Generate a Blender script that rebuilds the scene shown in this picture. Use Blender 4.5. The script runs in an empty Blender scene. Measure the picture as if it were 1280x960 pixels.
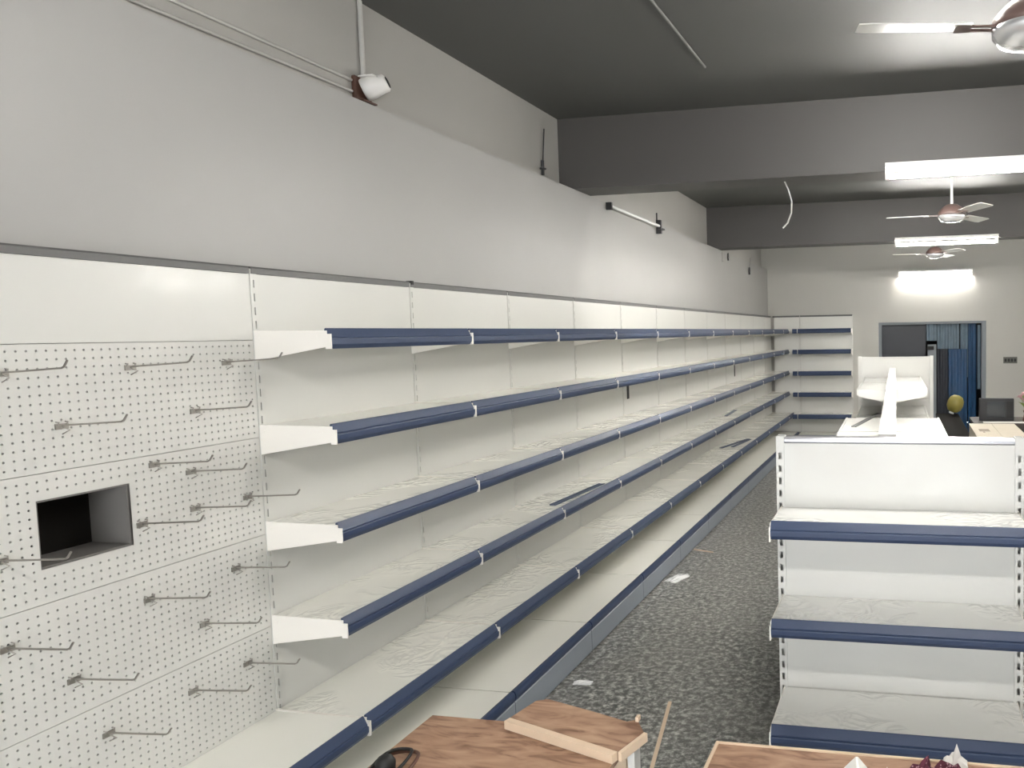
import bpy, math, random
from mathutils import Matrix, Vector
random.seed(7)
S = bpy.context.scene
col = S.collection

# ---------------------------------------------------------------- camera
def make_camera():
    yaw, pitch, roll = 0.1865, 0.0683, -0.0175
    r = Vector((math.cos(yaw), math.sin(yaw), 0)); v = Vector((-math.sin(yaw), math.cos(yaw), 0)); u = Vector((0, 0, 1))
    v2 = v*math.cos(pitch) - u*math.sin(pitch); u2 = u*math.cos(pitch) + v*math.sin(pitch)
    r3 = r*math.cos(roll) + u2*math.sin(roll); u3 = u2*math.cos(roll) - r*math.sin(roll)
    cd = bpy.data.cameras.new('camera'); co = bpy.data.objects.new('camera', cd); col.objects.link(co)
    m = Matrix((r3, u3, -v2)).transposed().to_4x4(); m.translation = (2.3624, -2.4019, 1.9151)
    co.matrix_world = m
    cd.sensor_fit = 'HORIZONTAL'; cd.sensor_width = 36.0; cd.lens = 950/1280*36.0
    cd.shift_x = (640 - 959.9)/1280; cd.clip_start = 0.05; cd.clip_end = 60
    S.camera = co
make_camera()

# ---------------------------------------------------------------- world, exposure
w = bpy.data.worlds.new('world'); S.world = w; w.use_nodes = True
w.node_tree.nodes['Background'].inputs['Color'].default_value = (0.80, 0.83, 0.86, 1)
w.node_tree.nodes['Background'].inputs['Strength'].default_value = 3.1
S.view_settings.view_transform = 'Standard'; S.view_settings.look = 'None'
S.view_settings.exposure = 1.95; S.view_settings.gamma = 1.0; S.view_settings.use_curve_mapping = False
TUBE = 84.0            # emission of the lit fluorescent tubes
TUBE_COLOR = (1.0, 0.975, 0.93)

pd = bpy.data.lights.new('fill_opening_portal', 'AREA'); pd.shape = 'RECTANGLE'; pd.size = 2.2; pd.size_y = 2.6; pd.cycles.is_portal = True
po = bpy.data.objects.new('fill_opening_portal', pd); col.objects.link(po); po.location = (2.0, -5.19, 1.3); po.rotation_euler = (math.pi/2, 0, math.pi)  # portal for the added opening that lets in fill light

# ---------------------------------------------------------------- materials
def nodes(name):
    m = bpy.data.materials.new(name); m.use_nodes = True
    nt = m.node_tree; b = nt.nodes['Principled BSDF']
    return m, nt, b
def mat(name, c, rough=0.5, metal=0.0, noise=0.0, nscale=6.0, bump=0.0, bscale=20.0, coat=0.0, coat_rough=0.05, coat_bump=0.0, cbscale=5.0, spec=0.5):
    m, nt, b = nodes(name)
    b.inputs['Base Color'].default_value = (*c, 1); b.inputs['Roughness'].default_value = rough
    b.inputs['Metallic'].default_value = metal; b.inputs['Specular IOR Level'].default_value = spec
    tc = nt.nodes.new('ShaderNodeTexCoord'); geo = nt.nodes.new('ShaderNodeNewGeometry')
    if noise:
        n = nt.nodes.new('ShaderNodeTexNoise'); n.inputs['Scale'].default_value = nscale; n.inputs['Detail'].default_value = 5
        nt.links.new(geo.outputs['Position'], n.inputs['Vector'])
        mx = nt.nodes.new('ShaderNodeMix'); mx.data_type = 'RGBA'
        mx.inputs['A'].default_value = (*[x*(1-noise) for x in c], 1); mx.inputs['B'].default_value = (*[min(1, x*(1+noise)) for x in c], 1)
        nt.links.new(n.outputs['Fac'], mx.inputs['Factor']); nt.links.new(mx.outputs['Result'], b.inputs['Base Color'])
    if bump:
        n = nt.nodes.new('ShaderNodeTexNoise'); n.inputs['Scale'].default_value = bscale; n.inputs['Detail'].default_value = 3
        nt.links.new(geo.outputs['Position'], n.inputs['Vector'])
        bp = nt.nodes.new('ShaderNodeBump'); bp.inputs['Strength'].default_value = bump; bp.inputs['Distance'].default_value = 0.01
        nt.links.new(n.outputs['Fac'], bp.inputs['Height']); nt.links.new(bp.outputs['Normal'], b.inputs['Normal'])
    if coat:
        b.inputs['Coat Weight'].default_value = coat; b.inputs['Coat Roughness'].default_value = coat_rough
        if coat_bump:
            n = nt.nodes.new('ShaderNodeTexNoise'); n.inputs['Scale'].default_value = cbscale; n.inputs['Detail'].default_value = 2; n.inputs['Distortion'].default_value = 0.6
            nt.links.new(geo.outputs['Position'], n.inputs['Vector'])
            bp = nt.nodes.new('ShaderNodeBump'); bp.inputs['Strength'].default_value = coat_bump; bp.inputs['Distance'].default_value = 0.02
            nt.links.new(n.outputs['Fac'], bp.inputs['Height']); nt.links.new(bp.outputs['Normal'], b.inputs['Coat Normal'])
    return m
def emis(name, c, s):
    m, nt, b = nodes(name)
    b.inputs['Base Color'].default_value = (*c, 1); b.inputs['Emission Color'].default_value = (*c, 1); b.inputs['Emission Strength'].default_value = s
    return m
def granite():
    m, nt, b = nodes('granite'); geo = nt.nodes.new('ShaderNodeNewGeometry')
    v = nt.nodes.new('ShaderNodeTexVoronoi'); v.inputs['Scale'].default_value = 48
    n = nt.nodes.new('ShaderNodeTexNoise'); n.inputs['Scale'].default_value = 30; n.inputs['Detail'].default_value = 6; n.inputs['Roughness'].default_value = 0.7
    n2 = nt.nodes.new('ShaderNodeTexNoise'); n2.inputs['Scale'].default_value = 1.3; n2.inputs['Detail'].default_value = 4
    for k in (v, n, n2): nt.links.new(geo.outputs['Position'], k.inputs['Vector'])
    cr = nt.nodes.new('ShaderNodeValToRGB'); e = cr.color_ramp.elements
    e[0].position = 0.43; e[0].color = (0.05, 0.06, 0.056, 1); e[1].position = 0.62; e[1].color = (0.74, 0.74, 0.70, 1)
    k = e.new(0.51); k.color = (0.30, 0.30, 0.28, 1)
    nt.links.new(n.outputs['Fac'], cr.inputs['Fac'])
    mx = nt.nodes.new('ShaderNodeMix'); mx.data_type = 'RGBA'; mx.blend_type = 'MULTIPLY'; mx.inputs['Factor'].default_value = 0.55
    sp = nt.nodes.new('ShaderNodeSeparateColor'); nt.links.new(v.outputs['Color'], sp.inputs['Color'])
    nt.links.new(cr.outputs['Color'], mx.inputs['A']); nt.links.new(sp.outputs['Red'], mx.inputs['B'])
    # trodden dust film
    mx2 = nt.nodes.new('ShaderNodeMix'); mx2.data_type = 'RGBA'; mx2.inputs['B'].default_value = (0.28, 0.27, 0.25, 1)
    mr = nt.nodes.new('ShaderNodeMapRange'); mr.inputs['From Min'].default_value = 0.25; mr.inputs['From Max'].default_value = 0.8; mr.inputs['To Min'].default_value = 0.1; mr.inputs['To Max'].default_value = 0.6
    nt.links.new(n2.outputs['Fac'], mr.inputs['Value']); nt.links.new(mr.outputs['Result'], mx2.inputs['Factor'])
    nt.links.new(mx.outputs['Result'], mx2.inputs['A']); nt.links.new(mx2.outputs['Result'], b.inputs['Base Color'])
    mr2 = nt.nodes.new('ShaderNodeMapRange'); mr2.inputs['To Min'].default_value = 0.24; mr2.inputs['To Max'].default_value = 0.50
    nt.links.new(n2.outputs['Fac'], mr2.inputs['Value']); nt.links.new(mr2.outputs['Result'], b.inputs['Roughness'])
    return m
def plywood():
    m, nt, b = nodes('plywood'); geo = nt.nodes.new('ShaderNodeNewGeometry')
    mp = nt.nodes.new('ShaderNodeMapping'); mp.inputs['Scale'].default_value = (2.2, 9.0, 1.0); mp.inputs['Rotation'].default_value = (0, 0, 0.35)
    nt.links.new(geo.outputs['Position'], mp.inputs['Vector'])
    n = nt.nodes.new('ShaderNodeTexNoise'); n.inputs['Scale'].default_value = 2.6; n.inputs['Detail'].default_value = 7; n.inputs['Distortion'].default_value = 1.4
    nt.links.new(mp.outputs['Vector'], n.inputs['Vector'])
    cr = nt.nodes.new('ShaderNodeValToRGB'); e = cr.color_ramp.elements
    e[0].position = 0.30; e[0].color = (0.17, 0.085, 0.05, 1); e[1].position = 0.72; e[1].color = (0.48, 0.32, 0.21, 1)
    k = e.new(0.48); k.color = (0.36, 0.215, 0.14, 1)
    nt.links.new(n.outputs['Fac'], cr.inputs['Fac']); nt.links.new(cr.outputs['Color'], b.inputs['Base Color'])
    b.inputs['Roughness'].default_value = 0.5
    return m
def patterned():
    m, nt, b = nodes('patterned_cloth'); geo = nt.nodes.new('ShaderNodeNewGeometry')
    v = nt.nodes.new('ShaderNodeTexVoronoi'); v.inputs['Scale'].default_value = 110
    nt.links.new(geo.outputs['Position'], v.inputs['Vector'])
    cr = nt.nodes.new('ShaderNodeValToRGB'); e = cr.color_ramp.elements; cr.color_ramp.interpolation = 'CONSTANT'
    e[0].color = (0.45, 0.27, 0.31, 1); e[1].position = 0.34; e[1].color = (0.085, 0.012, 0.028, 1)
    nt.links.new(v.outputs['Distance'], cr.inputs['Fac']); nt.links.new(cr.outputs['Color'], b.inputs['Base Color'])
    b.inputs['Roughness'].default_value = 0.8
    return m
def film_mat(name, c, coat=0.8):
    """painted steel still under its crinkled transparent protective film: a glossy coat with sparse sharp creases"""
    m = mat(name, c, 0.45, noise=0.02, nscale=3, spec=0.35)
    nt = m.node_tree; b = nt.nodes['Principled BSDF']; geo = nt.nodes.new('ShaderNodeNewGeometry')
    def N(scale, detail, dist):
        n = nt.nodes.new('ShaderNodeTexNoise'); n.inputs['Scale'].default_value = scale; n.inputs['Detail'].default_value = detail; n.inputs['Distortion'].default_value = dist
        nt.links.new(geo.outputs['Position'], n.inputs['Vector']); return n
    def MT(op, a, bb):
        k = nt.nodes.new('ShaderNodeMath'); k.operation = op
        for i, v in enumerate((a, bb)):
            if v is None: continue
            if isinstance(v, (int, float)): k.inputs[i].default_value = v
            else: nt.links.new(v, k.inputs[i])
        return k.outputs[0]
    ridge = MT('SUBTRACT', 1.0, MT('MULTIPLY', MT('ABSOLUTE', MT('SUBTRACT', N(7.0, 2.0, 1.2).outputs['Fac'], 0.5), None), 7.0))
    ridge = MT('MAXIMUM', ridge, 0.0)
    mask = nt.nodes.new('ShaderNodeMapRange'); mask.inputs['From Min'].default_value = 0.48; mask.inputs['From Max'].default_value = 0.66
    nt.links.new(N(2.3, 1.0, 0.3).outputs['Fac'], mask.inputs['Value'])
    h = MT('ADD', MT('MULTIPLY', ridge, mask.outputs['Result']), MT('MULTIPLY', N(3.0, 1.0, 0.4).outputs['Fac'], 0.35))
    bp = nt.nodes.new('ShaderNodeBump'); bp.inputs['Strength'].default_value = 1.0; bp.inputs['Distance'].default_value = 0.022
    nt.links.new(h, bp.inputs['Height']); nt.links.new(bp.outputs['Normal'], b.inputs['Coat Normal'])
    b.inputs['Coat Weight'].default_value = coat; b.inputs['Coat Roughness'].default_value = 0.05
    return m
M = {}
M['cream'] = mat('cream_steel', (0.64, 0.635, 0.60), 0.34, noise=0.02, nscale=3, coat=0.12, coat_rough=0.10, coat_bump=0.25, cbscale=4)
M['film'] = film_mat('lightened_cream_in_film', (0.84, 0.83, 0.765))  # filmed decks: panel paint lightened to stand in for light on them
M['deck'] = mat('lightened_cream_deck', (0.84, 0.83, 0.765), 0.32, noise=0.02, nscale=3)  # same paint as the panels, the missing deck light put into the colour
M['bracket'] = mat('bracket_white', (0.86, 0.825, 0.765), 0.4)
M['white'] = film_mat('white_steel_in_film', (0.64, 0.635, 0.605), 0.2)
M['whitefilm'] = film_mat('lightened_white_deck_in_film', (0.84, 0.835, 0.80))  # gondola decks lighter than their panels, in place of light from above
M['matwhite'] = mat('white_steel', (0.76, 0.76, 0.73), 0.35)
M['strip'] = mat('blue_strip', (0.036, 0.055, 0.110), 0.42, spec=0.4)
M['strip_dark'] = mat('navy_strip', (0.035, 0.045, 0.085), 0.35)
M['kick'] = mat('kick_grey_blue', (0.25, 0.28, 0.315), 0.42)
M['rail'] = mat('grey_rail', (0.115, 0.115, 0.112), 0.5)
M['gond_rail'] = mat('silver_rail', (0.34, 0.34, 0.36), 0.3, metal=0.6)
M['chrome'] = mat('hook_steel', (0.36, 0.34, 0.31), 0.35, metal=0.8)
M['wall'] = mat('wall_paint', (0.355, 0.35, 0.335), 0.42, noise=0.05, nscale=1.6, bump=0.12, bscale=5)
M['wall_white'] = mat('white_wall_paint', (0.78, 0.77, 0.74), 0.6, noise=0.03, nscale=2)
M['wall_up'] = mat('upper_wall_paint', (0.39, 0.38, 0.355), 0.5, noise=0.05, nscale=2, bump=0.1, bscale=7)
M['wall_back'] = mat('back_wall_paint', (0.47, 0.46, 0.425), 0.5, noise=0.04, nscale=2)
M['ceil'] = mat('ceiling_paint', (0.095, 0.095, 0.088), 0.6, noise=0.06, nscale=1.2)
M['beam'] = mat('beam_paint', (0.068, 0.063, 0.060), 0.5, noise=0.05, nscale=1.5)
M['granite'] = granite()
M['grout'] = mat('grout', (0.03, 0.03, 0.028), 0.8)
M['ply'] = plywood()
M['raw'] = mat('raw_wood', (0.72, 0.56, 0.41), 0.6, noise=0.1, nscale=20)
M['black'] = mat('black', (0.008, 0.008, 0.008), 0.6)
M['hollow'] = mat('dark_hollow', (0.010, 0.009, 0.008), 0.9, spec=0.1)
M['blackplastic'] = mat('black_plastic', (0.02, 0.02, 0.022), 0.35)
M['screen'] = mat('crt_glass', (0.045, 0.05, 0.055), 0.12)
M['whiteplastic'] = mat('white_plastic', (0.78, 0.76, 0.73), 0.35)
M['brown'] = mat('brown_wood', (0.10, 0.045, 0.03), 0.5)
M['pvc'] = mat('pvc', (0.50, 0.49, 0.46), 0.5)
M['pvc_ceiling'] = mat('painted_conduit', (0.15, 0.15, 0.14), 0.6)
M['fan'] = mat('fan_enamel', (0.62, 0.62, 0.58), 0.3, coat=0.3)
M['fan_dark'] = mat('fan_brown', (0.13, 0.085, 0.075), 0.35)
M['silver'] = mat('silver', (0.75, 0.75, 0.76), 0.25, metal=0.7)
M['tube'] = emis('lit_tube', TUBE_COLOR, TUBE)
M['tube_off'] = mat('unlit_tube', (0.85, 0.86, 0.84), 0.15)
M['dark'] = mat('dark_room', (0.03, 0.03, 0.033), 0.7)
M['shutter'] = mat('dark_shutter', (0.032, 0.036, 0.046), 0.5)
M['blue'] = mat('blue_sheet', (0.014, 0.06, 0.14), 0.3, noise=0.3, nscale=5, coat=0.4)
M['paleblue'] = mat('pale_blue_sheet', (0.12, 0.175, 0.22), 0.3, noise=0.25, nscale=8, coat=0.4)
M['greypost'] = mat('grey_frame', (0.20, 0.22, 0.24), 0.5)
M['card'] = mat('cardboard', (0.56, 0.50, 0.40), 0.7, noise=0.06, nscale=9)
M['ink'] = mat('print_ink', (0.25, 0.20, 0.15), 0.7)
M['yellow'] = mat('yellow_plastic', (0.26, 0.22, 0.05), 0.5)
M['paper'] = mat('paper', (0.80, 0.79, 0.75), 0.7)
M['cloth'] = patterned()
M['green'] = mat('leaf_green', (0.20, 0.27, 0.07), 0.6)
M['pink'] = mat('petal_pink', (0.50, 0.30, 0.31), 0.6)
M['plate'] = mat('switch_plate', (0.11, 0.11, 0.095), 0.4)
M['filmscrap'] = mat('clear_film', (0.93, 0.93, 0.92), 0.12, coat=1.0)
M['desk'] = mat('dark_desk', (0.035, 0.025, 0.022), 0.4)
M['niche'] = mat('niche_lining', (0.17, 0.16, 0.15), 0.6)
M['patch'] = mat('wall_patch', (0.36, 0.35, 0.33), 0.6)

# ---------------------------------------------------------------- mesh helpers
class MB:
    def __init__(s): s.v = []; s.f = []; s.sm = []
    def add(s, vs, fs, smooth=False):
        o = len(s.v); s.v += [tuple(x) for x in vs]
        s.f += [tuple(i+o for i in f) for f in fs]; s.sm += [smooth]*len(fs); return s
    def box(s, x0, x1, y0, y1, z0, z1):
        vs = [(x, y, z) for z in (z0, z1) for y in (y0, y1) for x in (x0, x1)]
        return s.add(vs, [(0, 2, 3, 1), (4, 5, 7, 6), (0, 1, 5, 4), (2, 6, 7, 3), (0, 4, 6, 2), (1, 3, 7, 5)])
    def prism(s, pts, y0, y1):           # pts = (x, z) outline, counter-clockwise seen from -y
        n = len(pts)
        vs = [(x, y0, z) for x, z in pts] + [(x, y1, z) for x, z in pts]
        fs = [tuple(range(n)), tuple(range(2*n-1, n-1, -1))] + [(i, i+n, (i+1) % n+n, (i+1) % n) for i in range(n)]
        return s.add(vs, fs)
    def slab(s, pts, z0, z1):            # pts = (x, y) outline
        n = len(pts)
        vs = [(x, y, z0) for x, y in pts] + [(x, y, z1) for x, y in pts]
        fs = [tuple(range(n-1, -1, -1)), tuple(range(n, 2*n))] + [(i, (i+1) % n, (i+1) % n+n, i+n) for i in range(n)]
        return s.add(vs, fs)
    def tube(s, path, r, n=8, closed=False):
        P = [Vector(p) for p in path]; rings = []
        R = r if isinstance(r, (list, tuple)) else [r]*len(P)
        up = None
        for i, p in enumerate(P):
            a = P[i-1] if (i > 0 or closed) else p; b = P[(i+1) % len(P)] if (i < len(P)-1 or closed) else p
            t = (b-a).normalized()
            if up is None: up = Vector((0, 0, 1)) if abs(t.z) < 0.9 else Vector((1, 0, 0))
            e1 = t.cross(up).normalized(); e2 = e1.cross(t).normalized(); up = e2
            rings.append([p + (e1*math.cos(2*math.pi*k/n) + e2*math.sin(2*math.pi*k/n))*R[i] for k in range(n)])
        vs = [q for ring in rings for q in ring]; fs = []
        m = len(P)
        for i in range(m if closed else m-1):
            j = (i+1) % m
            for k in range(n): fs.append((i*n+k, i*n+(k+1) % n, j*n+(k+1) % n, j*n+k))
        s.add(vs, fs, True)
        if not closed:
            s.add(rings[0], [tuple(range(n-1, -1, -1))]); s.add(rings[-1], [tuple(range(n))])
        return s
    def lathe(s, prof, n=24, mtx=None):  # prof = (r, z)
        vs = [(r*math.cos(2*math.pi*k/n), r*math.sin(2*math.pi*k/n), z) for r, z in prof for k in range(n)]
        if mtx is not None: vs = [mtx @ Vector(v) for v in vs]
        m = len(prof); fs = [(i*n+k, i*n+(k+1) % n, (i+1)*n+(k+1) % n, (i+1)*n+k) for i in range(m-1) for k in range(n)]
        fs += [tuple(range(n-1, -1, -1)), tuple((m-1)*n+k for k in range(n))]
        return s.add(vs, fs, True)
    def mesh(s, name):
        me = bpy.data.meshes.new(name); me.from_pydata(s.v, [], s.f)
        me.polygons.foreach_set('use_smooth', s.sm); me.update(); return me
cache = {}
def part(name, key, builder, m, parent=None, loc=(0, 0, 0), rot=(0, 0, 0)):
    k = (key, m)
    if key is None or k not in cache:
        me = builder().mesh(name); me.materials.append(M[m])
        if key is not None: cache[k] = me
    else: me = cache[k]
    o = bpy.data.objects.new(name, me); col.objects.link(o)
    o.location = loc; o.rotation_euler = rot
    if parent is not None: o.parent = parent
    return o
def bevel(o, wd=0.002, seg=1):
    b = o.modifiers.new('bevel', 'BEVEL'); b.width = wd; b.segments = seg; b.limit_method = 'ANGLE'; return o
def empty(name, loc=(0, 0, 0), rz=0.0):
    o = bpy.data.objects.new(name, None); col.objects.link(o); o.location = loc; o.rotation_euler = (0, 0, rz); o.empty_display_size = 0.1
    return o
def tag(o, label, cat, group=None):
    o['label'] = label; o['category'] = cat
    if group: o['group'] = group
    return o
def struct(name, mb, m, label=None):
    o = part(name, None, lambda: mb, m); o['kind'] = 'structure'
    if label: o['label'] = label
    return o

# ---------------------------------------------------------------- the room
XW, XU, XR = -0.06, -0.168, 5.75
ZL, ZC = 2.985, 3.49
Y0, YE = -5.0, 10.55
B1, B2, BT = 2.89, 7.02, 0.30
NY0, NY1, NZ0, NZ1 = -0.75, -0.495, 1.293, 1.486     # niche in the wall behind the pegboard
mb = MB()
mb.box(-0.36, XW, Y0, NY0, 0, ZL).box(-0.36, XW, NY1, YE, 0, ZL).box(-0.36, XW, NY0, NY1, 0, NZ0).box(-0.36, XW, NY0, NY1, NZ1, ZL).box(-0.36, -0.33, NY0, NY1, NZ0, NZ1)
struct('wall_left', mb, 'wall', 'grey-white satin painted lower wall above the shelving')
struct('wall_left_upper', MB().box(-0.36, XU, Y0, YE, ZL, ZC), 'wall_up', 'darker set-back band of wall under the ceiling')
struct('wall_right', MB().box(XR, XR+0.2, Y0, YE, 0, ZC), 'wall_white')
SX0, SX1, SZ = 0.9, 3.1, 2.6                         # unseen opening behind the camera, added to let in fill light
struct('wall_front', MB().box(-0.36, SX0, Y0-0.2, Y0, 0, ZC).box(SX1, XR+0.2, Y0-0.2, Y0, 0, ZC).box(SX0, SX1, Y0-0.2, Y0, SZ, ZC), 'wall_white')
OX0, OX1, OZ = 1.83, 3.58, 2.04
mb = MB().box(-0.36, OX0, YE, YE+0.22, 0, ZC).box(OX1, XR+0.2, YE, YE+0.22, 0, ZC).box(OX0, OX1, YE, YE+0.22, OZ, ZC)
struct('wall_back', mb, 'wall_back', 'beige-grey back wall with a dark doorway')
struct('ceiling', MB().box(-0.36, XR+0.2, Y0-0.2, YE+0.22, ZC, ZC+0.15), 'ceil', 'dark grey painted ceiling')
for i, yb in enumerate((B1, B2, -2.10)):
    struct('trim_%d' % (i+1), MB().box(XU, XR, yb, yb+BT, ZL, ZC), 'beam', 'grey concrete ceiling beam')
fl = struct('floor', MB().box(-0.36, XR+0.2, Y0-0.2, 13.6, -0.12, -0.006), 'grout', 'dark speckled granite slab floor')
def slab_bm(): return MB().box(0.0015, 0.8985, 0.0015, 0.5985, -0.008, 0.0)
for i in range(7):
    for j in range(26):
        part('floor_slab', 'floor_slab', slab_bm, 'granite', fl, (-0.36+0.9*i, Y0+0.6*j, random.uniform(-0.0006, 0)))

# room behind the doorway
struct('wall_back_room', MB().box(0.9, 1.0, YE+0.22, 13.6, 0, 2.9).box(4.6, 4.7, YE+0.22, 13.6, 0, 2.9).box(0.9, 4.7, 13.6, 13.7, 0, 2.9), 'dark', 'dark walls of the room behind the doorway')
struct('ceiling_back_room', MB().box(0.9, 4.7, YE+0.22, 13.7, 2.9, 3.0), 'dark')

# ---------------------------------------------------------------- shelving parts (local: x out of the panel, y along the run, z up)
STRIP = [(-0.016, 0.004), (-0.016, -0.060), (-0.004, -0.066), (0.002, -0.065), (0.012, -0.050), (0.013, -0.032), (0.012, -0.029), (0.006, -0.027), (0.007, -0.023), (-0.008, 0.007), (-0.011, 0.009), (-0.014, 0.008)]
def strip_bm(wd, sc=1.0):
    return MB().prism([(x*sc, z*sc) for x, z in STRIP], 0.006, wd-0.006)
def deck_bm(d, wd):
    m = MB()
    m.box(0.002, d-0.014, 0.004, wd-0.004, -0.004, 0.0)                   # sheet
    m.box(0.002, 0.006, 0.004, wd-0.004, -0.028, -0.004).box(d-0.018, d-0.0145, 0.004, wd-0.004, -0.040, -0.004)
    m.box(0.006, d-0.018, 0.004, 0.007, -0.028, -0.004).box(0.006, d-0.018, wd-0.007, wd-0.004, -0.028, -0.004)
    for k in (1, 2): m.box(d*k/3-0.02, d*k/3+0.02, 0.007, wd-0.007, -0.016, -0.004)   # stiffening ribs
    return m
def bracket_bm(d, side):
    y0 = 0.0020 if side == 0 else -0.0050
    m = MB().prism([(0.0, 0.006), (0.0, -0.108), (0.018, -0.104), (d-0.004, -0.058), (d-0.004, 0.0), (0.02, 0.004)], y0, y0+0.003)
    f0, f1 = (0.0010, 0.0062) if side == 0 else (-0.0062, -0.0010)
    m.box(d-0.010, d+0.013, f0, f1, -0.066, -0.012)                        # folded front lug
    for x in (0.02, d-0.05):                                              # rivets
        m.box(x, x+0.006, y0-0.0012, y0+0.0042, -0.024, -0.018)
    return m
def upright_bm(h, wd=0.028, slot=0.005, x0=-0.05, pitch=0.05, sh=0.028, xf=0.003):
    m = MB()
    m.box(x0, x0+0.004, -wd/2, wd/2, 0, h)
    m.box(x0+0.004, xf, -wd/2, -wd/2+0.003, 0, h).box(x0+0.004, xf, wd/2-0.003, wd/2, 0, h)
    m.box(xf-0.002, xf, -wd/2+0.003, -slot/2, 0, h).box(xf-0.002, xf, slot/2, wd/2-0.003, 0, h)
    z = 0.06
    prev = 0.0
    while z + sh < h-0.02:
        m.box(xf-0.002, xf, -slot/2, slot/2, prev, z); prev = z+sh; z += pitch
    m.box(xf-0.002, xf, -slot/2, slot/2, prev, h)
    return m
def panel_bm(wd, h, end=False): return MB().box(-0.014, 0.0, 0.0295, wd-(0.0295 if end else 0.0005), 0.001, h-0.001)
def rail_bm(wd): return MB().prism([(-0.046, 0.0), (0.006, 0.0), (0.006, 0.020), (0.0, 0.026), (-0.046, 0.026)], 0.005, wd-0.005)
def kick_bm(d, wd, z): return MB().prism([(d-0.03, 0.012), (d-0.004, 0.012), (d, 0.018), (d-0.001, z-0.052), (d-0.006, z-0.046), (d-0.03, z-0.046)], 0.0025, wd-0.0025)
def nose_bm(d, wd, z): return MB().prism([(d-0.034, z-0.002), (d-0.034, z-0.044), (d-0.003, z-0.044), (d+0.003, z-0.030), (d+0.003, z-0.014), (d-0.003, z+0.002), (d-0.014, z+0.006)], 0.004, wd-0.004)
def basedeck_bm(d, wd, z): return MB().box(0.002, d-0.030, 0.004, wd-0.004, z-0.028, z)
def foot_bm(d): return MB().box(0.0, d-0.05, -0.015, 0.015, 0.0, 0.012).box(0.0, 0.02, -0.015, 0.015, 0.012, 0.15).box(0.02, d-0.06, -0.012, 0.012, 0.012, 0.10)
PZ = [0.19, 0.515, 0.848, 1.197, 1.56, 1.918, 2.160]     # panel seams
def shelf(parent, z, d, wd, deckmat, brmat='bracket', stripmat='strip', sc=1.0, left=True, right=True):
    dk = part('shelf', ('deck', d, wd), lambda: deck_bm(d, wd), deckmat, parent, (0, 0, z))
    part('price_strip', ('strip', wd, sc), lambda: strip_bm(wd, sc), stripmat, dk, (d, 0, 0))
    if left: part('bracket', ('br', d, 0), lambda: bracket_bm(d, 0), brmat, dk)
    if right: part('bracket', ('br', d, 1), lambda: bracket_bm(d, 1), brmat, dk, (0, wd, 0))
    return dk
def base(parent, d, wd, z, deckmat, end=False):
    dk = part('base_deck', ('bdeck', d, wd, z), lambda: basedeck_bm(d, wd, z), deckmat, parent)
    part('kick_plate', ('kick', d, wd, z), lambda: kick_bm(d, wd, z), 'kick', parent)
    part('edge_strip', ('nose', d, wd, z), lambda: nose_bm(d, wd, z), 'strip', parent)
    part('foot', ('foot', d), lambda: foot_bm(d), 'black', parent, (0, 0.016, 0))
    if end: part('foot', ('foot', d), lambda: foot_bm(d), 'black', parent, (0, wd-0.016, 0))
SH = [(1.948, 0.31), (1.602, 0.31), (1.240, 0.31), (0.884, 0.31)]
SHL = (0.522, 0.385)
ZB, DB = 0.188, 0.466
def wall_unit(name, loc, rz, wd, shelves, end=False, mats=('cream', 'film'), b=True):
    t = empty(name, loc, rz)
    for a, c in zip(PZ[:-1], PZ[1:]):
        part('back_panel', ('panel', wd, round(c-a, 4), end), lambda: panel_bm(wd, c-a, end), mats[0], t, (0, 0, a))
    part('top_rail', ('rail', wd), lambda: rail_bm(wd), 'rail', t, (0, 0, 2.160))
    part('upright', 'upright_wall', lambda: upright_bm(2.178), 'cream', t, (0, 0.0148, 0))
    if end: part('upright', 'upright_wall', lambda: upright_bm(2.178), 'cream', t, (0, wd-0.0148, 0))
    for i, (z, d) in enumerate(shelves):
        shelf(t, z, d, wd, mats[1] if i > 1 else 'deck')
    if b: base(t, DB, wd, ZB, 'deck', end)
    return t

# ---------------------------------------------------------------- wall run
BAY = 0.9
ORD = ['first', 'second', 'third', 'fourth', 'fifth', 'sixth', 'seventh', 'eighth', 'ninth', 'tenth', 'eleventh']
units = []
for k in range(11):
    t = wall_unit('shelving_unit', (0, BAY*k-0.014, 0), 0, BAY, SH+[SHL])
    tag(t, 'cream wall shelving bay with blue price strips, %s bay after the perforated board' % ORD[k], 'shelf unit', 'wall shelving bays along the left wall')
    units.append(t)
t = wall_unit('shelving_unit', (0, BAY*11-0.014, 0), 0, 0.58, SH+[SHL], end=True)
tag(t, 'cream wall shelving bay with blue price strips, last before the far corner', 'shelf unit', 'wall shelving bays along the left wall')
# black cut-outs in the panels
for u, y, z in ((units[4], 0.09, 1.37), (units[8], 0.47, 1.32)):
    part('cable_slot', 'cable_slot', lambda: MB().box(0.0002, 0.004, 0, 0.045, 0, 0.155), 'black', u, (0, y, z))

part('rail_clip', None, lambda: MB().box(-0.02, 0.010, -0.008, 0.008, 0, 0.018), 'black', units[1], (0, 0.014, 2.172))
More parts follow.
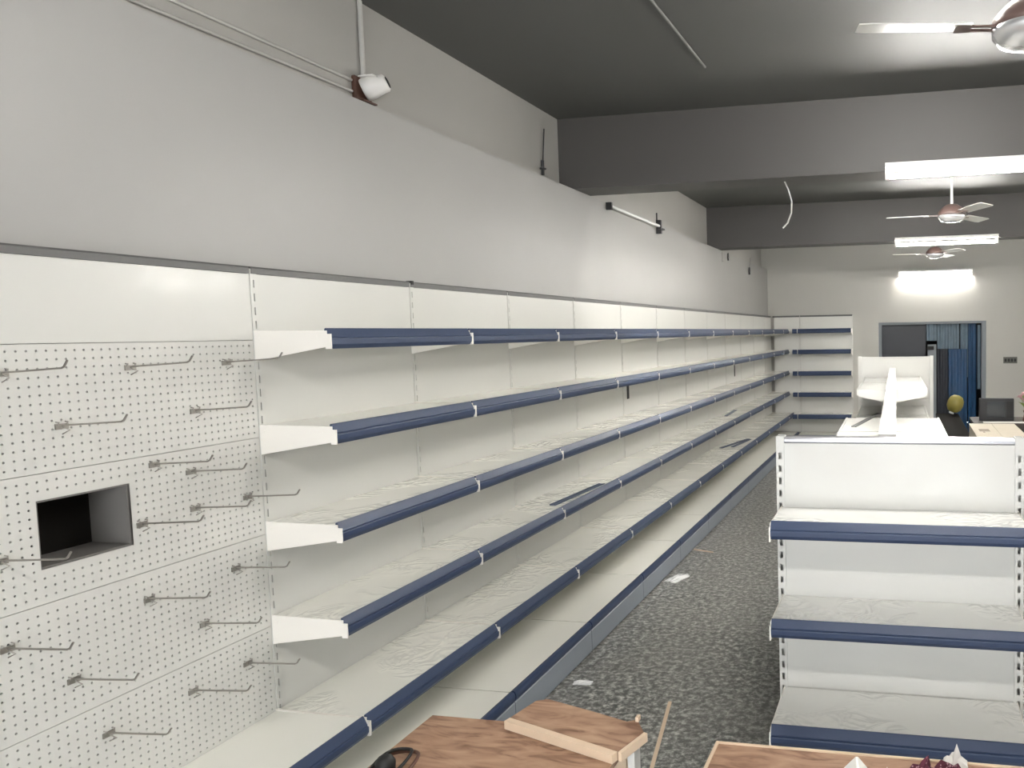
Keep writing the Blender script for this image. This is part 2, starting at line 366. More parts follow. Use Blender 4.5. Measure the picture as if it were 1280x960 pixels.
# back wall rack and corner filler
t = wall_unit('shelving_unit', (0.50, YE-0.06, 0), -math.pi/2, BAY, SH+[SHL], end=True)
tag(t, 'cream shelving bay with dark strips standing against the back wall', 'shelf unit')
t = empty('corner_panel', (0.025, YE-0.06, 0), -math.pi/2)
for a, c in zip(PZ[:-1], PZ[1:]):
    part('back_panel', ('panel', 0.47, round(c-a, 4)), lambda: panel_bm(0.47, c-a), 'cream', t, (0, 0, a))
part('top_rail', ('rail', 0.47), lambda: rail_bm(0.47), 'rail', t, (0, 0, 2.160))
for z, d in SH+[SHL]:
    dk = part('shelf', ('deck', d, 0.09), lambda: deck_bm(d, 0.09), 'cream', t, (0, 0.384, z))
    part('price_strip', ('strip', 0.09, 1.0), lambda: strip_bm(0.09), 'strip', dk, (d, 0, 0))
tag(t, 'narrow cream filler panel with shelf stubs in the far shelving corner', 'shelf panel')

# ---------------------------------------------------------------- perforated bay
def perf_bm(wd, h, hole=None, pitch=0.0245, r=0.0034):
    """panel with real round holes; hole = (y0, y1, z0, z1) cut-out in panel coordinates"""
    m = MB(); x = 0.0
    ya, yb = 0.0295, wd-0.0005
    ny = int((yb-ya-0.012)//pitch); nz = int((h-0.012)//pitch)
    my = (yb-ya-ny*pitch)/2; mz = (h-0.002-nz*pitch)/2
    ys = [ya+my+pitch*i for i in range(ny+1)]; zs = [0.001+mz+pitch*j for j in range(nz+1)]
    def sheet(y0, y1, z0, z1):
        if y1-y0 > 1e-5 and z1-z0 > 1e-5: m.add([(x, y0, z0), (x, y1, z0), (x, y1, z1), (x, y0, z1)], [(0, 1, 2, 3)])
    sheet(ya, yb, 0.001, zs[0]); sheet(ya, yb, zs[-1], h-0.001); sheet(ya, ys[0], zs[0], zs[-1]); sheet(ys[-1], yb, zs[0], zs[-1])
    n = 8
    for i in range(ny):
        for j in range(nz):
            y0, y1, z0, z1 = ys[i], ys[i+1], zs[j], zs[j+1]
            if hole:
                a0, a1, c0, c1 = hole
                if y0 >= a0-1e-6 and y1 <= a1+1e-6 and z0 >= c0-1e-6 and z1 <= c1+1e-6: continue
                if y1 > a0 and y0 < a1 and z1 > c0 and z0 < c1:            # cell crossed by the cut-out: plain pieces
                    sheet(y0, min(y1, a0), z0, z1); sheet(max(y0, a1), y1, z0, z1)
                    sheet(max(y0, a0), min(y1, a1), z0, min(z1, c0)); sheet(max(y0, a0), min(y1, a1), max(z0, c1), z1)
                    continue
            cy, cz = (y0+y1)/2, (z0+z1)/2
            sq = [(y1, cz), (y1, z1), (cy, z1), (y0, z1), (y0, cz), (y0, z0), (cy, z0), (y1, z0)]
            ci = [(cy+r*math.cos(math.pi/4*k), cz+r*math.sin(math.pi/4*k)) for k in range(n)]
            vs = [(x, a, b) for a, b in sq] + [(x, a, b) for a, b in ci] + [(x-0.003, a, b) for a, b in ci]
            fs = [(k, (k+1) % n, n+(k+1) % n, n+k) for k in range(n)] + [(n+k, n+(k+1) % n, 2*n+(k+1) % n, 2*n+k) for k in range(n)]
            m.add(vs, fs)
    # folded edges behind the sheet
    m.box(-0.014, -0.0002, ya, ya+0.001, 0.001, h-0.001).box(-0.014, -0.0002, yb-0.001, yb, 0.001, h-0.001)
    m.box(-0.014, -0.0002, ya, yb, 0.001, 0.002).box(-0.014, -0.0002, ya, yb, h-0.002, h-0.001)
    return m
PY = -BAY-0.014
pb = empty('pegboard_unit', (0, PY, 0))
part('back_panel', ('panel', BAY, 0.242), lambda: panel_bm(BAY, PZ[6]-PZ[5]), 'cream', pb, (0, 0, PZ[5]))
for i in (4, 3, 2, 1):
    h = PZ[i+1]-PZ[i]
    hole = (NY0-PY, NY1-PY, NZ0-PZ[i], NZ1-PZ[i]) if i == 3 else None
    part('perforated_panel', ('perf', i), lambda: perf_bm(BAY, h, hole), 'cream', pb, (0, 0, PZ[i]))
part('back_panel', ('panel', BAY, round(PZ[1]-PZ[0], 4)), lambda: panel_bm(BAY, PZ[1]-PZ[0]), 'cream', pb, (0, 0, PZ[0]))
part('top_rail', ('rail', BAY), lambda: rail_bm(BAY), 'rail', pb, (0, 0, 2.160))
part('upright', 'upright_wall', lambda: upright_bm(2.178), 'cream', pb, (0, 0.0148, 0))
shelf(pb, SHL[0], SHL[1], BAY, 'deck'); base(pb, DB, BAY, ZB, 'deck')
tag(pb, 'cream perforated panel bay with wire hooks and a square cut-out at the left edge', 'pegboard')
# niche lining and black box
nb = MB(); e = 0.006
nb.box(-0.15, -0.005, NY0-0, NY0+e, NZ0, NZ1).box(-0.15, -0.005, NY1-e, NY1, NZ0, NZ1).box(-0.15, -0.005, NY0+e, NY1-e, NZ0, NZ0+e).box(-0.15, -0.005, NY0+e, NY1-e, NZ1-e, NZ1)
niche = tag(part('wall_niche', None, lambda: nb, 'niche'), 'grey lining of the square recess cut through the perforated board', 'recess')
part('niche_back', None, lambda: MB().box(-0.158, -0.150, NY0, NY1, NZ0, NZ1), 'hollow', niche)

# hooks
HOOKS = [(-0.807, 1.842, 0), (-0.672, 1.686, 0), (-0.468, 1.842, 0), (-0.263, 1.686, 0), (-0.133, 1.842, 0),
         (-0.844, 1.348, 1), (-0.467, 1.352, 1), (-0.415, 1.531, 1), (-0.293, 1.485, 1), (-0.286, 1.360, 1), (-0.082, 1.354, 1),
         (-0.846, 1.112, 2), (-0.693, 0.957, 2), (-0.462, 1.111, 2), (-0.282, 0.961, 2), (-0.149, 1.112, 2),
         (-0.612, 0.754, 3), (-0.339, 0.754, 3), (-0.126, 0.755, 3)]
def hook_wire(): return MB().tube([(0.003, 0, 0), (0.02, 0, 0.002), (0.10, 0, 0.006), (0.205, 0, 0.012), (0.214, 0, 0.016), (0.226, 0, 0.032)], 0.0028, 6)
def hook_plate():
    m = MB().box(0.0006, 0.005, -0.017, 0.017, -0.010, 0.006)
    m.tube([(0.004, -0.012, 0.002), (0.010, -0.012, 0.010), (-0.004, -0.012, 0.012)], 0.002, 5)
    m.tube([(0.004, 0.012, 0.002), (0.010, 0.012, 0.010), (-0.004, 0.012, 0.012)], 0.002, 5)
    m.tube([(0.006, 0, -0.004), (0.030, 0, -0.012), (0.004, 0, -0.024)], 0.002, 5)
    return m
PN = ['uppermost', 'second', 'third', 'lowest']
cnt = {}
for y, z, p in HOOKS:
    n = cnt.get(p, 0); cnt[p] = n+1
    tot = sum(1 for q in HOOKS if q[2] == p)
    where = 'leftmost' if n == 0 else ('rightmost' if n == tot-1 else ORD[n]+' from the left')
    h = empty('peg_hook', (0, y, z), random.uniform(-0.03, 0.03))
    part('prong', 'hook_wire', hook_wire, 'chrome', h); part('back_clip', 'hook_plate', hook_plate, 'chrome', h)
    tag(h, 'steel wire peg hook on the %s perforated panel, %s' % (PN[p], where), 'hook', 'wire hooks on the perforated panels')

# ---------------------------------------------------------------- gondola: end bay facing the camera
GX0, GX1, GY = 1.850, 2.762, 0.55
GW = GX1-GX0
t = empty('gondola_end_unit', (GX0, GY, 0), -math.pi/2)
for a, c in ((0.18, 0.48), (0.48, 0.85), (0.85, 1.215), (1.215, 1.475)):
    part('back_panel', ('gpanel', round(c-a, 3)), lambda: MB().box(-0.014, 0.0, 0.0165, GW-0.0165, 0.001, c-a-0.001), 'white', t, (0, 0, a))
for y in (0, GW):
    part('upright', 'upright_gond', lambda: upright_bm(1.502, wd=0.032, slot=0.011, pitch=0.05, sh=0.026, x0=-0.055), 'white', t, (0, y, 0))
part('top_rail', 'gond_rail', lambda: MB().prism([(-0.05, 0.0), (0.004, 0.0), (0.009, 0.006), (0.009, 0.016), (0.0, 0.023), (-0.05, 0.023)], 0.018, GW-0.018), 'gond_rail', t, (0, 0, 1.475))
for z, d, sc in ((1.218, 0.265, 0.9), (0.858, 0.285, 0.9), (0.478, 0.325, 1.0)):
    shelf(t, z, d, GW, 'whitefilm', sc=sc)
base(t, 0.40, GW, 0.17, 'white', True)
tag(t, 'white gondola end bay with blue price strips facing the camera', 'shelf unit')

# gondola run behind it, double sided
def spine_panel_bm(wd, h): return MB().box(-0.014, 0.014, 0.0165, wd-0.0165, 0, h)
def gon_cap_bm(wd): return MB().box(-0.036, 0.036, 0.002, wd-0.002, 0.0, 0.022)
ROT = 0.019
def run_point(s): return (2.268 - math.sin(ROT)*s, 0.64 + math.cos(ROT)*s)
NAMES = ['first', 'second', 'third', 'fourth', 'fifth', 'sixth']
for k in range(6):
    x, y = run_point(0.9*k)
    t = empty('gondola_bay', (x, y, 0), ROT)
    for a, c in ((0.18, 0.62), (0.62, 1.06), (1.06, 1.478)):
        part('spine_panel', ('spine', round(c-a, 3)), lambda: spine_panel_bm(0.9, c-a-0.002), 'white', t, (0, 0, a))
    part('upright', 'gon_up', lambda: MB().box(-0.034, 0.034, -0.014, 0.014, 0, 1.478), 'white', t, (0, 0.016, 0))
    part('top_cap', 'gon_cap', lambda: gon_cap_bm(0.9), 'white', t, (0, 0, 1.478))
    zs = [(1.15, 0.385), (0.80, 0.385), (0.46, 0.385)]
    if k >= 4: zs = [(1.395, 0.29)] + [(1.08, 0.33), (0.76, 0.385), (0.46, 0.385)]
    for side in (0, 1):
        for z, d in zs:
            dk = part('shelf', ('gdeck', d), lambda: MB().box(0.036, d-0.004, 0.006, 0.894, -0.034, 0.0), 'white', t, (0, 0 if side == 0 else 0.9, z), (0, 0, 0 if side == 0 else math.pi))
            part('shelf_lip', ('glip', d), lambda: MB().box(d-0.0035, d+0.012, 0.006, 0.894, -0.045, 0.008), 'white', dk)
            for yb in (0.001, 0.895):
                part('bracket', ('gbr', d), lambda: MB().prism([(0.036, 0.004), (0.036, -0.11), (d, -0.055), (d, 0.002)], 0, 0.004), 'white', dk, (0, yb, 0))
    part('base', 'gon_base', lambda: MB().box(-0.40, 0.40, 0.004, 0.896, 0.0, 0.18), 'white', t)
    tag(t, 'white double-sided gondola bay behind the end bay, %s from the camera' % NAMES[k], 'shelf unit', 'gondola bays in the middle run')
# far end bay of the gondola, taller
x, y = run_point(5.43)
t = empty('gondola_far_bay', (x, y, 0), ROT)
for y2, n in ((-0.36, 0), (0.42, 1)):
    part('upright', 'far_up', lambda: MB().box(-0.018, 0.018, 0, 0.05, 0, 1.625), 'white', t, (y2, 0, 0))
for a, c in ((0.15, 0.65), (0.65, 1.15), (1.15, 1.605)):
    part('back_panel', ('farp', round(c-a, 3)), lambda: MB().box(-0.34, 0.40, 0.02, 0.04, 0, c-a-0.002), 'white', t, (0, 0, a))
part('top_rail', None, lambda: MB().box(-0.34, 0.40, 0.012, 0.048, 0, 0.012), 'white', t, (0, 0, 1.605))
for z in (1.30, 0.95, 0.60, 0.25):
    part('shelf', 'far_shelf', lambda: MB().box(-0.345, 0.405, 0.05, 0.36, -0.03, 0), 'white', t, (0, 0, z))
tag(t, 'tall white end panel closing the far end of the gondola run', 'shelf unit')

# loose price strips
def loose(name, a, b, label, m='strip', r=0.02):
    a = Vector(a); b = Vector(b); d = b-a
    o = part(name, None, lambda: MB().prism([(-r, 0.0), (r, 0.0), (r*1.05, 0.007), (r*0.4, 0.004), (-r*0.4, 0.004), (-r*1.05, 0.007)], 0, d.length), m, None, a, (0, 0, math.atan2(-d.x, d.y)))
    return tag(o, label, 'price strip', 'loose price strips')
loose('price_strip', (0.215, 1.84, 0.8842), (0.255, 2.50, 0.8842), 'loose dark price strip lying on the second lowest wall shelf')
loose('price_strip', (0.11, 6.70, 0.8842), (0.07, 7.40, 0.8842), 'loose dark price strip lying far along the second lowest wall shelf')
loose('price_strip', (0.10, 6.45, 0.5222), (0.27, 7.25, 0.5222), 'loose blue price strip lying slantwise on the lowest wall shelf')
loose('price_strip', (0.22, 6.55, 0.5222), (0.30, 7.20, 0.5222), 'second loose blue price strip on the lowest wall shelf, nearer its edge')
loose('price_strip', (1.915, 3.62, 1.1502), (2.075, 4.62, 1.1502), 'grey price strip lying across the left gondola shelf', 'rail')

# ---------------------------------------------------------------- lamps
def tube_light(name, cx, y, z, wallside, label, lit=True, L=1.2, drop=0.05, vertical=False, rz=0.0):
    """batten fixed on a beam or wall face; local x along the tube, -y away from the face"""
    t = empty(name, (cx, y, z), rz)
    part('batten', ('batten', L), lambda: MB().prism([(-L/2, 0.0), (L/2, 0.0), (L/2, 0.03), (-L/2, 0.03)], -0.085, -0.0005), 'whiteplastic', t)
    tb = part('tube', ('tube', L, lit), lambda: MB().tube([(-L/2+0.02, -0.03, -drop), (L/2-0.02, -0.03, -drop)], 0.0155, 12), 'tube' if lit else 'tube_off', t)
    for s in (-1, 1):
        part('lamp_holder', 'holder', lambda: MB().box(-0.014, 0.014, -0.045, -0.006, -drop-0.02, 0.0), 'whiteplastic', t, (s*(L/2-0.012), 0, 0))
    return tag(t, label, 'tube light', 'fluorescent tube lights')
tube_light('tube_light', 2.80, B1, 2.995, 0, 'lit fluorescent tube on the nearest ceiling beam')
tube_light('tube_light', 1.95, B1+BT, 3.135, 0, 'added lit fluorescent tube hidden on the far side of the nearest beam', rz=math.pi)  # hidden tube added to brighten the wall beyond the beam
tube_light('tube_light', 2.78, B2, 2.985, 0, 'lit fluorescent tube on the second ceiling beam')
tube_light('tube_light', 2.76, YE, 2.86, 0, 'lit fluorescent tube on the back wall over the doorway')
tube_light('tube_light', 2.65, -2.10, 2.955, 0, 'added unseen lit fluorescent tube on the beam over the camera')  # unseen tube added for brightness, placed roughly by the hook shadows
# unseen ceiling tube near the nearest fan, added for brightness and the ceiling patch
def added_ceiling_tube(cx, y, label):
    t = empty('tube_light', (cx, y, ZC))
    part('batten', None, lambda: MB().box(-0.6, 0.6, -0.02, 0.02, -0.04, -0.0005), 'whiteplastic', t)
    part('tube', None, lambda: MB().tube([(-0.58, 0, -0.072), (0.58, 0, -0.072)], 0.0155, 12), 'tube', t)
    for s in (-1, 1): part('lamp_holder', None, lambda: MB().box(s*0.588-0.012, s*0.588+0.012, -0.018, 0.018, -0.092, -0.040), 'whiteplastic', t)
    return tag(t, label, 'tube light', 'fluorescent tube lights')
added_ceiling_tube(2.50, 0.70, 'added unseen lit fluorescent tube on the ceiling beside the nearest fan')
for yy, lb in ((4.9, 'added unseen lit fluorescent tube on the right wall between the beams'),):
    tube_light('tube_light', XR, yy, 2.70, 0, lb, rz=-math.pi/2)  # unseen wall tube added as low-angle fill for the shelves
# unlit tube on the left wall ledge
t = empty('tube_light', (XW, 4.12, 2.955), math.pi/2)
part('batten', None, lambda: MB().box(-0.60, 0.60, -0.014, -0.0005, -0.010, 0.010), 'pvc', t)
part('tube', None, lambda: MB().tube([(-0.60, -0.032, 0.002), (0.60, -0.032, 0.002)], 0.014, 12), 'tube_off', t)
part('end_bracket', None, lambda: MB().box(0.605, 0.64, -0.05, -0.001, -0.07, 0.06).box(0.57, 0.70, -0.06, -0.03, -0.03, -0.015).box(0.615, 0.625, -0.012, -0.001, 0.06, 0.13), 'blackplastic', t)
part('end_bracket', None, lambda: MB().box(-0.63, -0.605, -0.048, -0.001, -0.03, 0.03), 'blackplastic', t)
tag(t, 'unlit fluorescent tube along the top of the left wall', 'tube light', 'fluorescent tube lights')

# ---------------------------------------------------------------- ceiling fans
def fan(loc, rot0, label, blade_pitch=0.16):
    t = empty('ceiling_fan', loc, rot0)
    H = ZC-loc[2]
    part('downrod', ('rod', round(H, 3)), lambda: MB().tube([(0, 0, 0.12), (0, 0, H-0.08)], 0.013, 10), 'fan', t)
    part('canopy', ('can', round(H, 3)), lambda: MB().lathe([(0.02, H-0.11), (0.05, H-0.07), (0.065, H-0.02), (0.066, H-0.001)], 20), 'fan', t)
    part('motor', 'motor', lambda: MB().lathe([(0.02, 0.13), (0.05, 0.125), (0.085, 0.10), (0.118, 0.065), (0.122, 0.045), (0.122, 0.03)], 28), 'fan_dark', t)
    part('motor_cup', 'cup', lambda: MB().lathe([(0.1225, 0.03), (0.12, 0.012), (0.10, -0.012), (0.06, -0.026), (0.001, -0.03)], 28), 'silver', t)
    for k in range(3):
        a = 2*math.pi*k/3
        bl = part('blade', ('blade', blade_pitch), lambda: blade_bm(blade_pitch), 'fan', t, (0, 0, 0.035), (0, 0, a))
        part('blade_arm', 'arm', lambda: MB().box(0.105, 0.205, -0.022, -0.012, -0.004, 0.002).box(0.105, 0.205, 0.012, 0.022, -0.004, 0.002).box(0.195, 0.245, -0.03, 0.03, -0.004, 0.002), 'fan_dark', bl)
    return tag(t, label, 'ceiling fan', 'ceiling fans')
def blade_bm(p):
    m = MB(); n = 10; top = []
    for i in range(n+1):
        x = 0.20+0.37*i/n; wv = 0.052+0.014*i/n
        if i == n: wv *= 0.86
        top.append((x, wv))
    vs = []
    for x, wv in top:
        for s in (-1, 1):
            y = s*wv; z = -y*math.tan(p)+0.006
            vs += [(x, y, z), (x, y, z-0.004)]
    fs = []
    for i in range(n):
        a = 4*i; b = a+4
        fs += [(a, a+2, b+2, b), (a+1, b+1, b+3, a+3), (a, b, b+1, a+1), (a+2, a+3, b+3, b+2)]
    fs += [(0, 1, 3, 2), (4*n, 4*n+2, 4*n+3, 4*n+1)]
    return m.add(vs, fs)
fan((2.752, 0.30, 2.868), math.pi+0.2, 'grey ceiling fan nearest the camera, cut by the frame')
fan((2.724, 4.60, 2.885), math.pi*0.98, 'ceiling fan hanging between the two ceiling beams')
fan((2.690, 8.30, 2.905), math.pi*1.03, 'farthest ceiling fan, in front of the back wall')

# ---------------------------------------------------------------- wires, conduit, camera
tag(part('ceiling_conduit', None, lambda: MB().tube([(1.16, -1.4, ZC-0.012), (1.178, 2.05, ZC-0.012)], 0.008, 8), 'pvc_ceiling'), 'thin painted conduit running along the dark ceiling', 'conduit')
tag(part('hanging_wire', None, lambda: MB().tube([(1.48, 3.05, ZL+0.002), (1.505, 3.06, 2.93), (1.525, 3.08, 2.85), (1.52, 3.09, 2.77), (1.49, 3.10, 2.70), (1.455, 3.10, 2.665)], 0.006, 6), 'pvc'), 'white wire end dangling under the nearest beam', 'wire')
tag(part('camera_conduit', None, lambda: MB().tube([(XU+0.012, 0.845, 3.13), (XU+0.012, 0.845, ZC-0.001)], 0.011, 8), 'pvc'), 'vertical white conduit from the security camera to the ceiling', 'conduit')
tag(part('wall_cable', None, lambda: MB().tube([(XU+0.008, -2.6, 3.02), (XU+0.008, 0.77, 3.055)], 0.007, 6), 'pvc'), 'lower cable clipped along the upper wall left of the security camera', 'cable')
tag(part('wall_cable', None, lambda: MB().tube([(XU+0.008, -2.6, 3.10), (XU+0.008, 0.77, 3.105)], 0.007, 6), 'pvc'), 'upper cable clipped along the upper wall left of the security camera', 'cable')
t = empty('security_camera', (XU, 0.83, 3.075))
bevel(part('mount_block', None, lambda: MB().box(0.0006, 0.022, -0.055, 0.055, -0.055, 0.055), 'brown', t), 0.004)
rot = Matrix.Rotation(math.radians(68), 4, Vector((-0.45, 1, 0.0)))
shell = part('camera_body', None, lambda: MB().lathe([(0.048, 0.0), (0.052, 0.012), (0.050, 0.04), (0.044, 0.07), (0.040, 0.105), (0.030, 0.112)], 20, Matrix.Translation((0.022, 0.0, 0.0)) @ rot), 'whiteplastic', t)
part('lens', None, lambda: MB().lathe([(0.027, 0.110), (0.027, 0.1145), (0.016, 0.118), (0.001, 0.119)], 16, Matrix.Translation((0.022, 0.0, 0.0)) @ rot), 'black', shell)
part('sun_hood', None, lambda: MB().box(0.022, 0.10, -0.035, 0.05, 0.052, 0.058), 'whiteplastic', t)
part('base_ring', None, lambda: MB().box(0.022, 0.06, -0.05, 0.04, -0.062, -0.055), 'brown', t)
tag(t, 'small white security camera on a brown block high on the left wall', 'camera')
def ceil_hook(x, y, z, ztop, label, s=1.0):
    m = MB().tube([(x, y+0.05*s, ztop), (x, y+0.01*s, z+0.06)], 0.004, 6)
    m.tube([(x, y, z+0.06), (x, y, z-0.05*s)], 0.014*s, 8).tube([(x, y-0.04*s, z), (x, y+0.05*s, z+0.01)], 0.010*s, 6)
    return tag(part('wall_hook', None, lambda: m, 'blackplastic'), label, 'hook', 'black wall hooks')
ceil_hook(XU+0.014, 2.61, 3.075, 3.36, 'black hook with a thin wire beside the nearest beam', 0.8)
ceil_hook(XW+0.016, 9.0, 2.84, 3.05, 'black wall hook nearest the back wall corner')
ceil_hook(XW+0.012, 7.65, 2.92, 2.99, 'small black hook just past the second beam', 0.7)
tag(part('junction_plate', None, lambda: MB().box(XW, XW+0.01, 7.34, 7.50, 2.84, 2.965), 'patch'), 'grey square cover plate on the wall under the second beam', 'cover plate')
pl = part('switch_plate', None, lambda: MB().box(3.85, 4.07, YE-0.012, YE, 1.335, 1.44), 'plate')
tag(bevel(pl, 0.003), 'dark switch plate on the back wall right of the doorway', 'switch')
for k in range(4):
    part('switch', 'sw', lambda: MB().box(0, 0.035, -0.006, 0, 0, 0.05), 'black', pl, (3.868+k*0.05, YE-0.0121, 1.362))

# ---------------------------------------------------------------- doorway fittings
t = empty('door_frame', (OX0, YE, 0))
W = OX1-OX0
part('jamb', None, lambda: MB().box(0.001, 0.05, 0.02, 0.12, 0, OZ-0.001), 'greypost', t)
part('jamb', None, lambda: MB().box(W-0.07, W-0.001, 0.02, 0.12, 0, OZ-0.001), 'greypost', t)
part('lintel', None, lambda: MB().box(0.05, W-0.07, 0.02, 0.12, OZ-0.04, OZ-0.001), 'greypost', t)
tag(t, 'grey metal frame around the dark doorway in the back wall', 'door frame')
t = empty('sliding_door', (OX0+0.05, YE+0.13, 0))
for j in range(4):
    part('door_panel', 'dpan', lambda: MB().box(0.0, 0.73, 0, 0.03, 0.0, 0.485), 'shutter', t, (0, 0, 0.03+0.49*j))
part('door_rail', None, lambda: MB().box(0, 0.73, -0.004, 0.034, 1.992, 2.03), 'greypost', t)
tag(t, 'dark slate-grey door leaf in the left half of the doorway', 'door')
t = empty('gate_post', (2.64, YE+0.05, 0))
part('post', None, lambda: MB().box(0, 0.14, 0, 0.06, 0, 1.66), 'greypost', t)
part('lock_box', None, lambda: MB().box(-0.01, 0.10, -0.03, 0.0, 1.57, 1.63), 'black', t)
tag(t, 'grey post with a black lock box standing in the doorway', 'post')
# hanging plastic sheets, each corrugated
def sheet_bm(wd, h, waves, amp):
    n = waves*8; m = MB()
    vs = []
    for i in range(n+1):
        y = amp*math.sin(2*math.pi*waves*i/n)
        for z in (0, h): vs += [(wd*i/n, y-0.002, z), (wd*i/n, y+0.002, z)]
    fs = []
    for i in range(n):
        a = 4*i; b = a+4
        fs += [(a, b, b+2, a+2), (a+1, a+3, b+3, b+1)]
    m.add(vs, fs, True)
    return m
SHEETS = [(2.62, 0.17, 1.72, 2.0, 'paleblue', 2), (2.80, 0.36, 1.58, 2.0, 'paleblue', 4), (2.80, 0.18, 0.05, 1.575, 'shutter', 2), (2.985, 0.30, 0.05, 1.575, 'blue', 3), (3.18, 0.12, 1.10, 2.0, 'paleblue', 2), (3.31, 0.13, 0.05, 2.0, 'blue', 2), (3.45, 0.055, 0.9, 1.97, 'paleblue', 1)]
SL = ['pale translucent strip hanging behind the grey doorway post', 'pale blue corrugated sheet across the top right of the doorway', 'dark corrugated sheet just right of the grey doorway post', 'bright blue corrugated sheet in the middle of the doorway', 'pale narrow strip beside the bright blue doorway sheet', 'dark blue corrugated strip near the right doorway jamb', 'pale thin strip against the right doorway jamb']
for i, (x, wd, z0, z1, m, wv) in enumerate(SHEETS):
    tag(part('plastic_sheet', None, lambda: sheet_bm(wd, z1-z0, wv, 0.012), m, None, (x, YE+0.15+0.045*(i % 3), z0)), SL[i], 'plastic sheet', 'hanging sheets in the doorway')

# ---------------------------------------------------------------- desk and things at the far right
def table(name, x0, x1, y0, y1, z, th, topmat, legmat, label, cat='table', leg=0.04, apron=0.0):
    t = empty(name, ((x0+x1)/2, (y0+y1)/2, 0)); a = (x1-x0)/2; b = (y1-y0)/2
    part('table_top', None, lambda: MB().box(-a, a, -b, b, z-th, z), topmat, t)
    for sx in (-1, 1):
        for sy in (-1, 1):
            part('leg', None, lambda: MB().box(sx*(a-0.03)-leg/2, sx*(a-0.03)+leg/2, sy*(b-0.03)-leg/2, sy*(b-0.03)+leg/2, 0, z-th), legmat, t)
    if apron:
        part('front_board', None, lambda: MB().box(-a+0.05, a-0.05, -b+0.02, -b+0.035, z-th-apron, z-th), topmat, t)
    return tag(t, label, cat)
table('desk', 3.10, 4.30, 6.95, 7.65, 0.78, 0.035, 'desk', 'desk', 'dark brown desk carrying the old monitor', 'desk', apron=0.45)
table('low_counter', 2.74, 3.08, 7.0, 9.7, 0.60, 0.04, 'hollow', 'hollow', 'low black counter in front of the doorway', 'counter', apron=0.45)
# CRT set
t = empty('monitor', (3.39, 7.22, 0.7802), 0.0)
bevel(part('casing', None, lambda: MB().box(-0.205, 0.205, -0.02, 0.06, 0.0, 0.275).prism([(-0.15, 0.03), (0.15, 0.03), (0.15, 0.24), (-0.15, 0.24)], 0.06, 0.28), 'blackplastic', t), 0.008, 2)
bevel(part('screen', None, lambda: MB().box(-0.115, 0.095, -0.026, -0.0202, 0.045, 0.235), 'screen', t), 0.003)
part('speaker_grille', None, lambda: MB().box(0.115, 0.19, -0.024, -0.0202, 0.04, 0.24), 'black', t)
part('stand', None, lambda: MB().box(-0.14, 0.14, -0.01, 0.2, -0.0001, 0.0), 'black', t) if False else None
tag(t, 'old black box monitor on the dark desk', 'monitor')
tag(part('paper_sheet', None, lambda: MB().box(0, 0.55, 0, 0.12, 0, 0.004), 'paper', None, (3.22, 6.98, 0.7803), (0, 0, 0.03)), 'white paper lying in front of the old monitor', 'paper')
# cardboard carton on a stool-height crate
t = empty('cardboard_carton', (3.03, 5.62, 0.0), 0.0)
part('box_body', None, lambda: MB().box(0, 0.50, 0, 1.10, 0.001, 0.80), 'card', t)
fl1 = part('flap', None, lambda: MB().box(-0.004, 0.248, -0.004, 1.104, 0.8005, 0.806), 'card', t)
part('flap', None, lambda: MB().box(0.252, 0.504, -0.004, 1.104, 0.8005, 0.806), 'card', t)
part('printed_mark', None, lambda: MB().box(0.06, 0.17, 0.40, 0.60, 0.8061, 0.8066).box(0.09, 0.11, 0.30, 0.38, 0.8061, 0.8066), 'ink', fl1)
tag(t, 'tall light cardboard carton in front of the dark desk', 'carton')
# yellow plastic can leaning on the counter
t = empty('yellow_can', (3.0, 9.45, 0.6002), 0.4)
R1 = Matrix.Translation((0, 0, 0.118)) @ Matrix.Rotation(0.45, 4, 'Y')
part('can_body', None, lambda: MB().lathe([(0.03, -0.075), (0.075, -0.06), (0.115, 0.0), (0.125, 0.07), (0.11, 0.14), (0.07, 0.185), (0.01, 0.20)], 20, R1), 'yellow', t)
part('spout', None, lambda: MB().lathe([(0.035, -0.10), (0.04, -0.085), (0.03, -0.070)], 14, R1), 'paper', t)
tag(t, 'rounded yellow plastic container on the low black counter', 'container')
# bouquet
t = empty('flower_bunch', (3.74, 7.12, 0.7802))
part('vase', None, lambda: MB().lathe([(0.05, 0.0), (0.06, 0.02), (0.05, 0.06), (0.04, 0.10), (0.055, 0.14)], 16), 'brown', t)
def leaf_bm():
    m = MB(); L = 0.14
    return m.add([(0, 0, 0), (0.03, L*0.4, 0.03), (-0.03, L*0.4, 0.03), (0, L, 0.015), (0, L*0.4, 0.018)], [(0, 1, 4), (0, 4, 2), (4, 1, 3), (2, 4, 3)])
for k in range(12):
    part('leaf', 'leaf', leaf_bm, 'green', t, (0, 0, 0.13+0.012*(k % 4)), (random.uniform(0.2, 1.0), random.uniform(-0.4, 0.4), k*0.52))
def petal_flower():
    m = MB()
    for k in range(7):
        a = 2*math.pi*k/7; c, s_ = math.cos(a), math.sin(a)
        m.add([(0, 0, 0), (0.03*c-0.018*s_, 0.03*s_+0.018*c, 0.02), (0.06*c, 0.06*s_, 0.03), (0.03*c+0.018*s_, 0.03*s_-0.018*c, 0.02)], [(0, 1, 2, 3)])
    m.lathe([(0.014, -0.008), (0.018, 0.004), (0.006, 0.014)], 8)
    return m
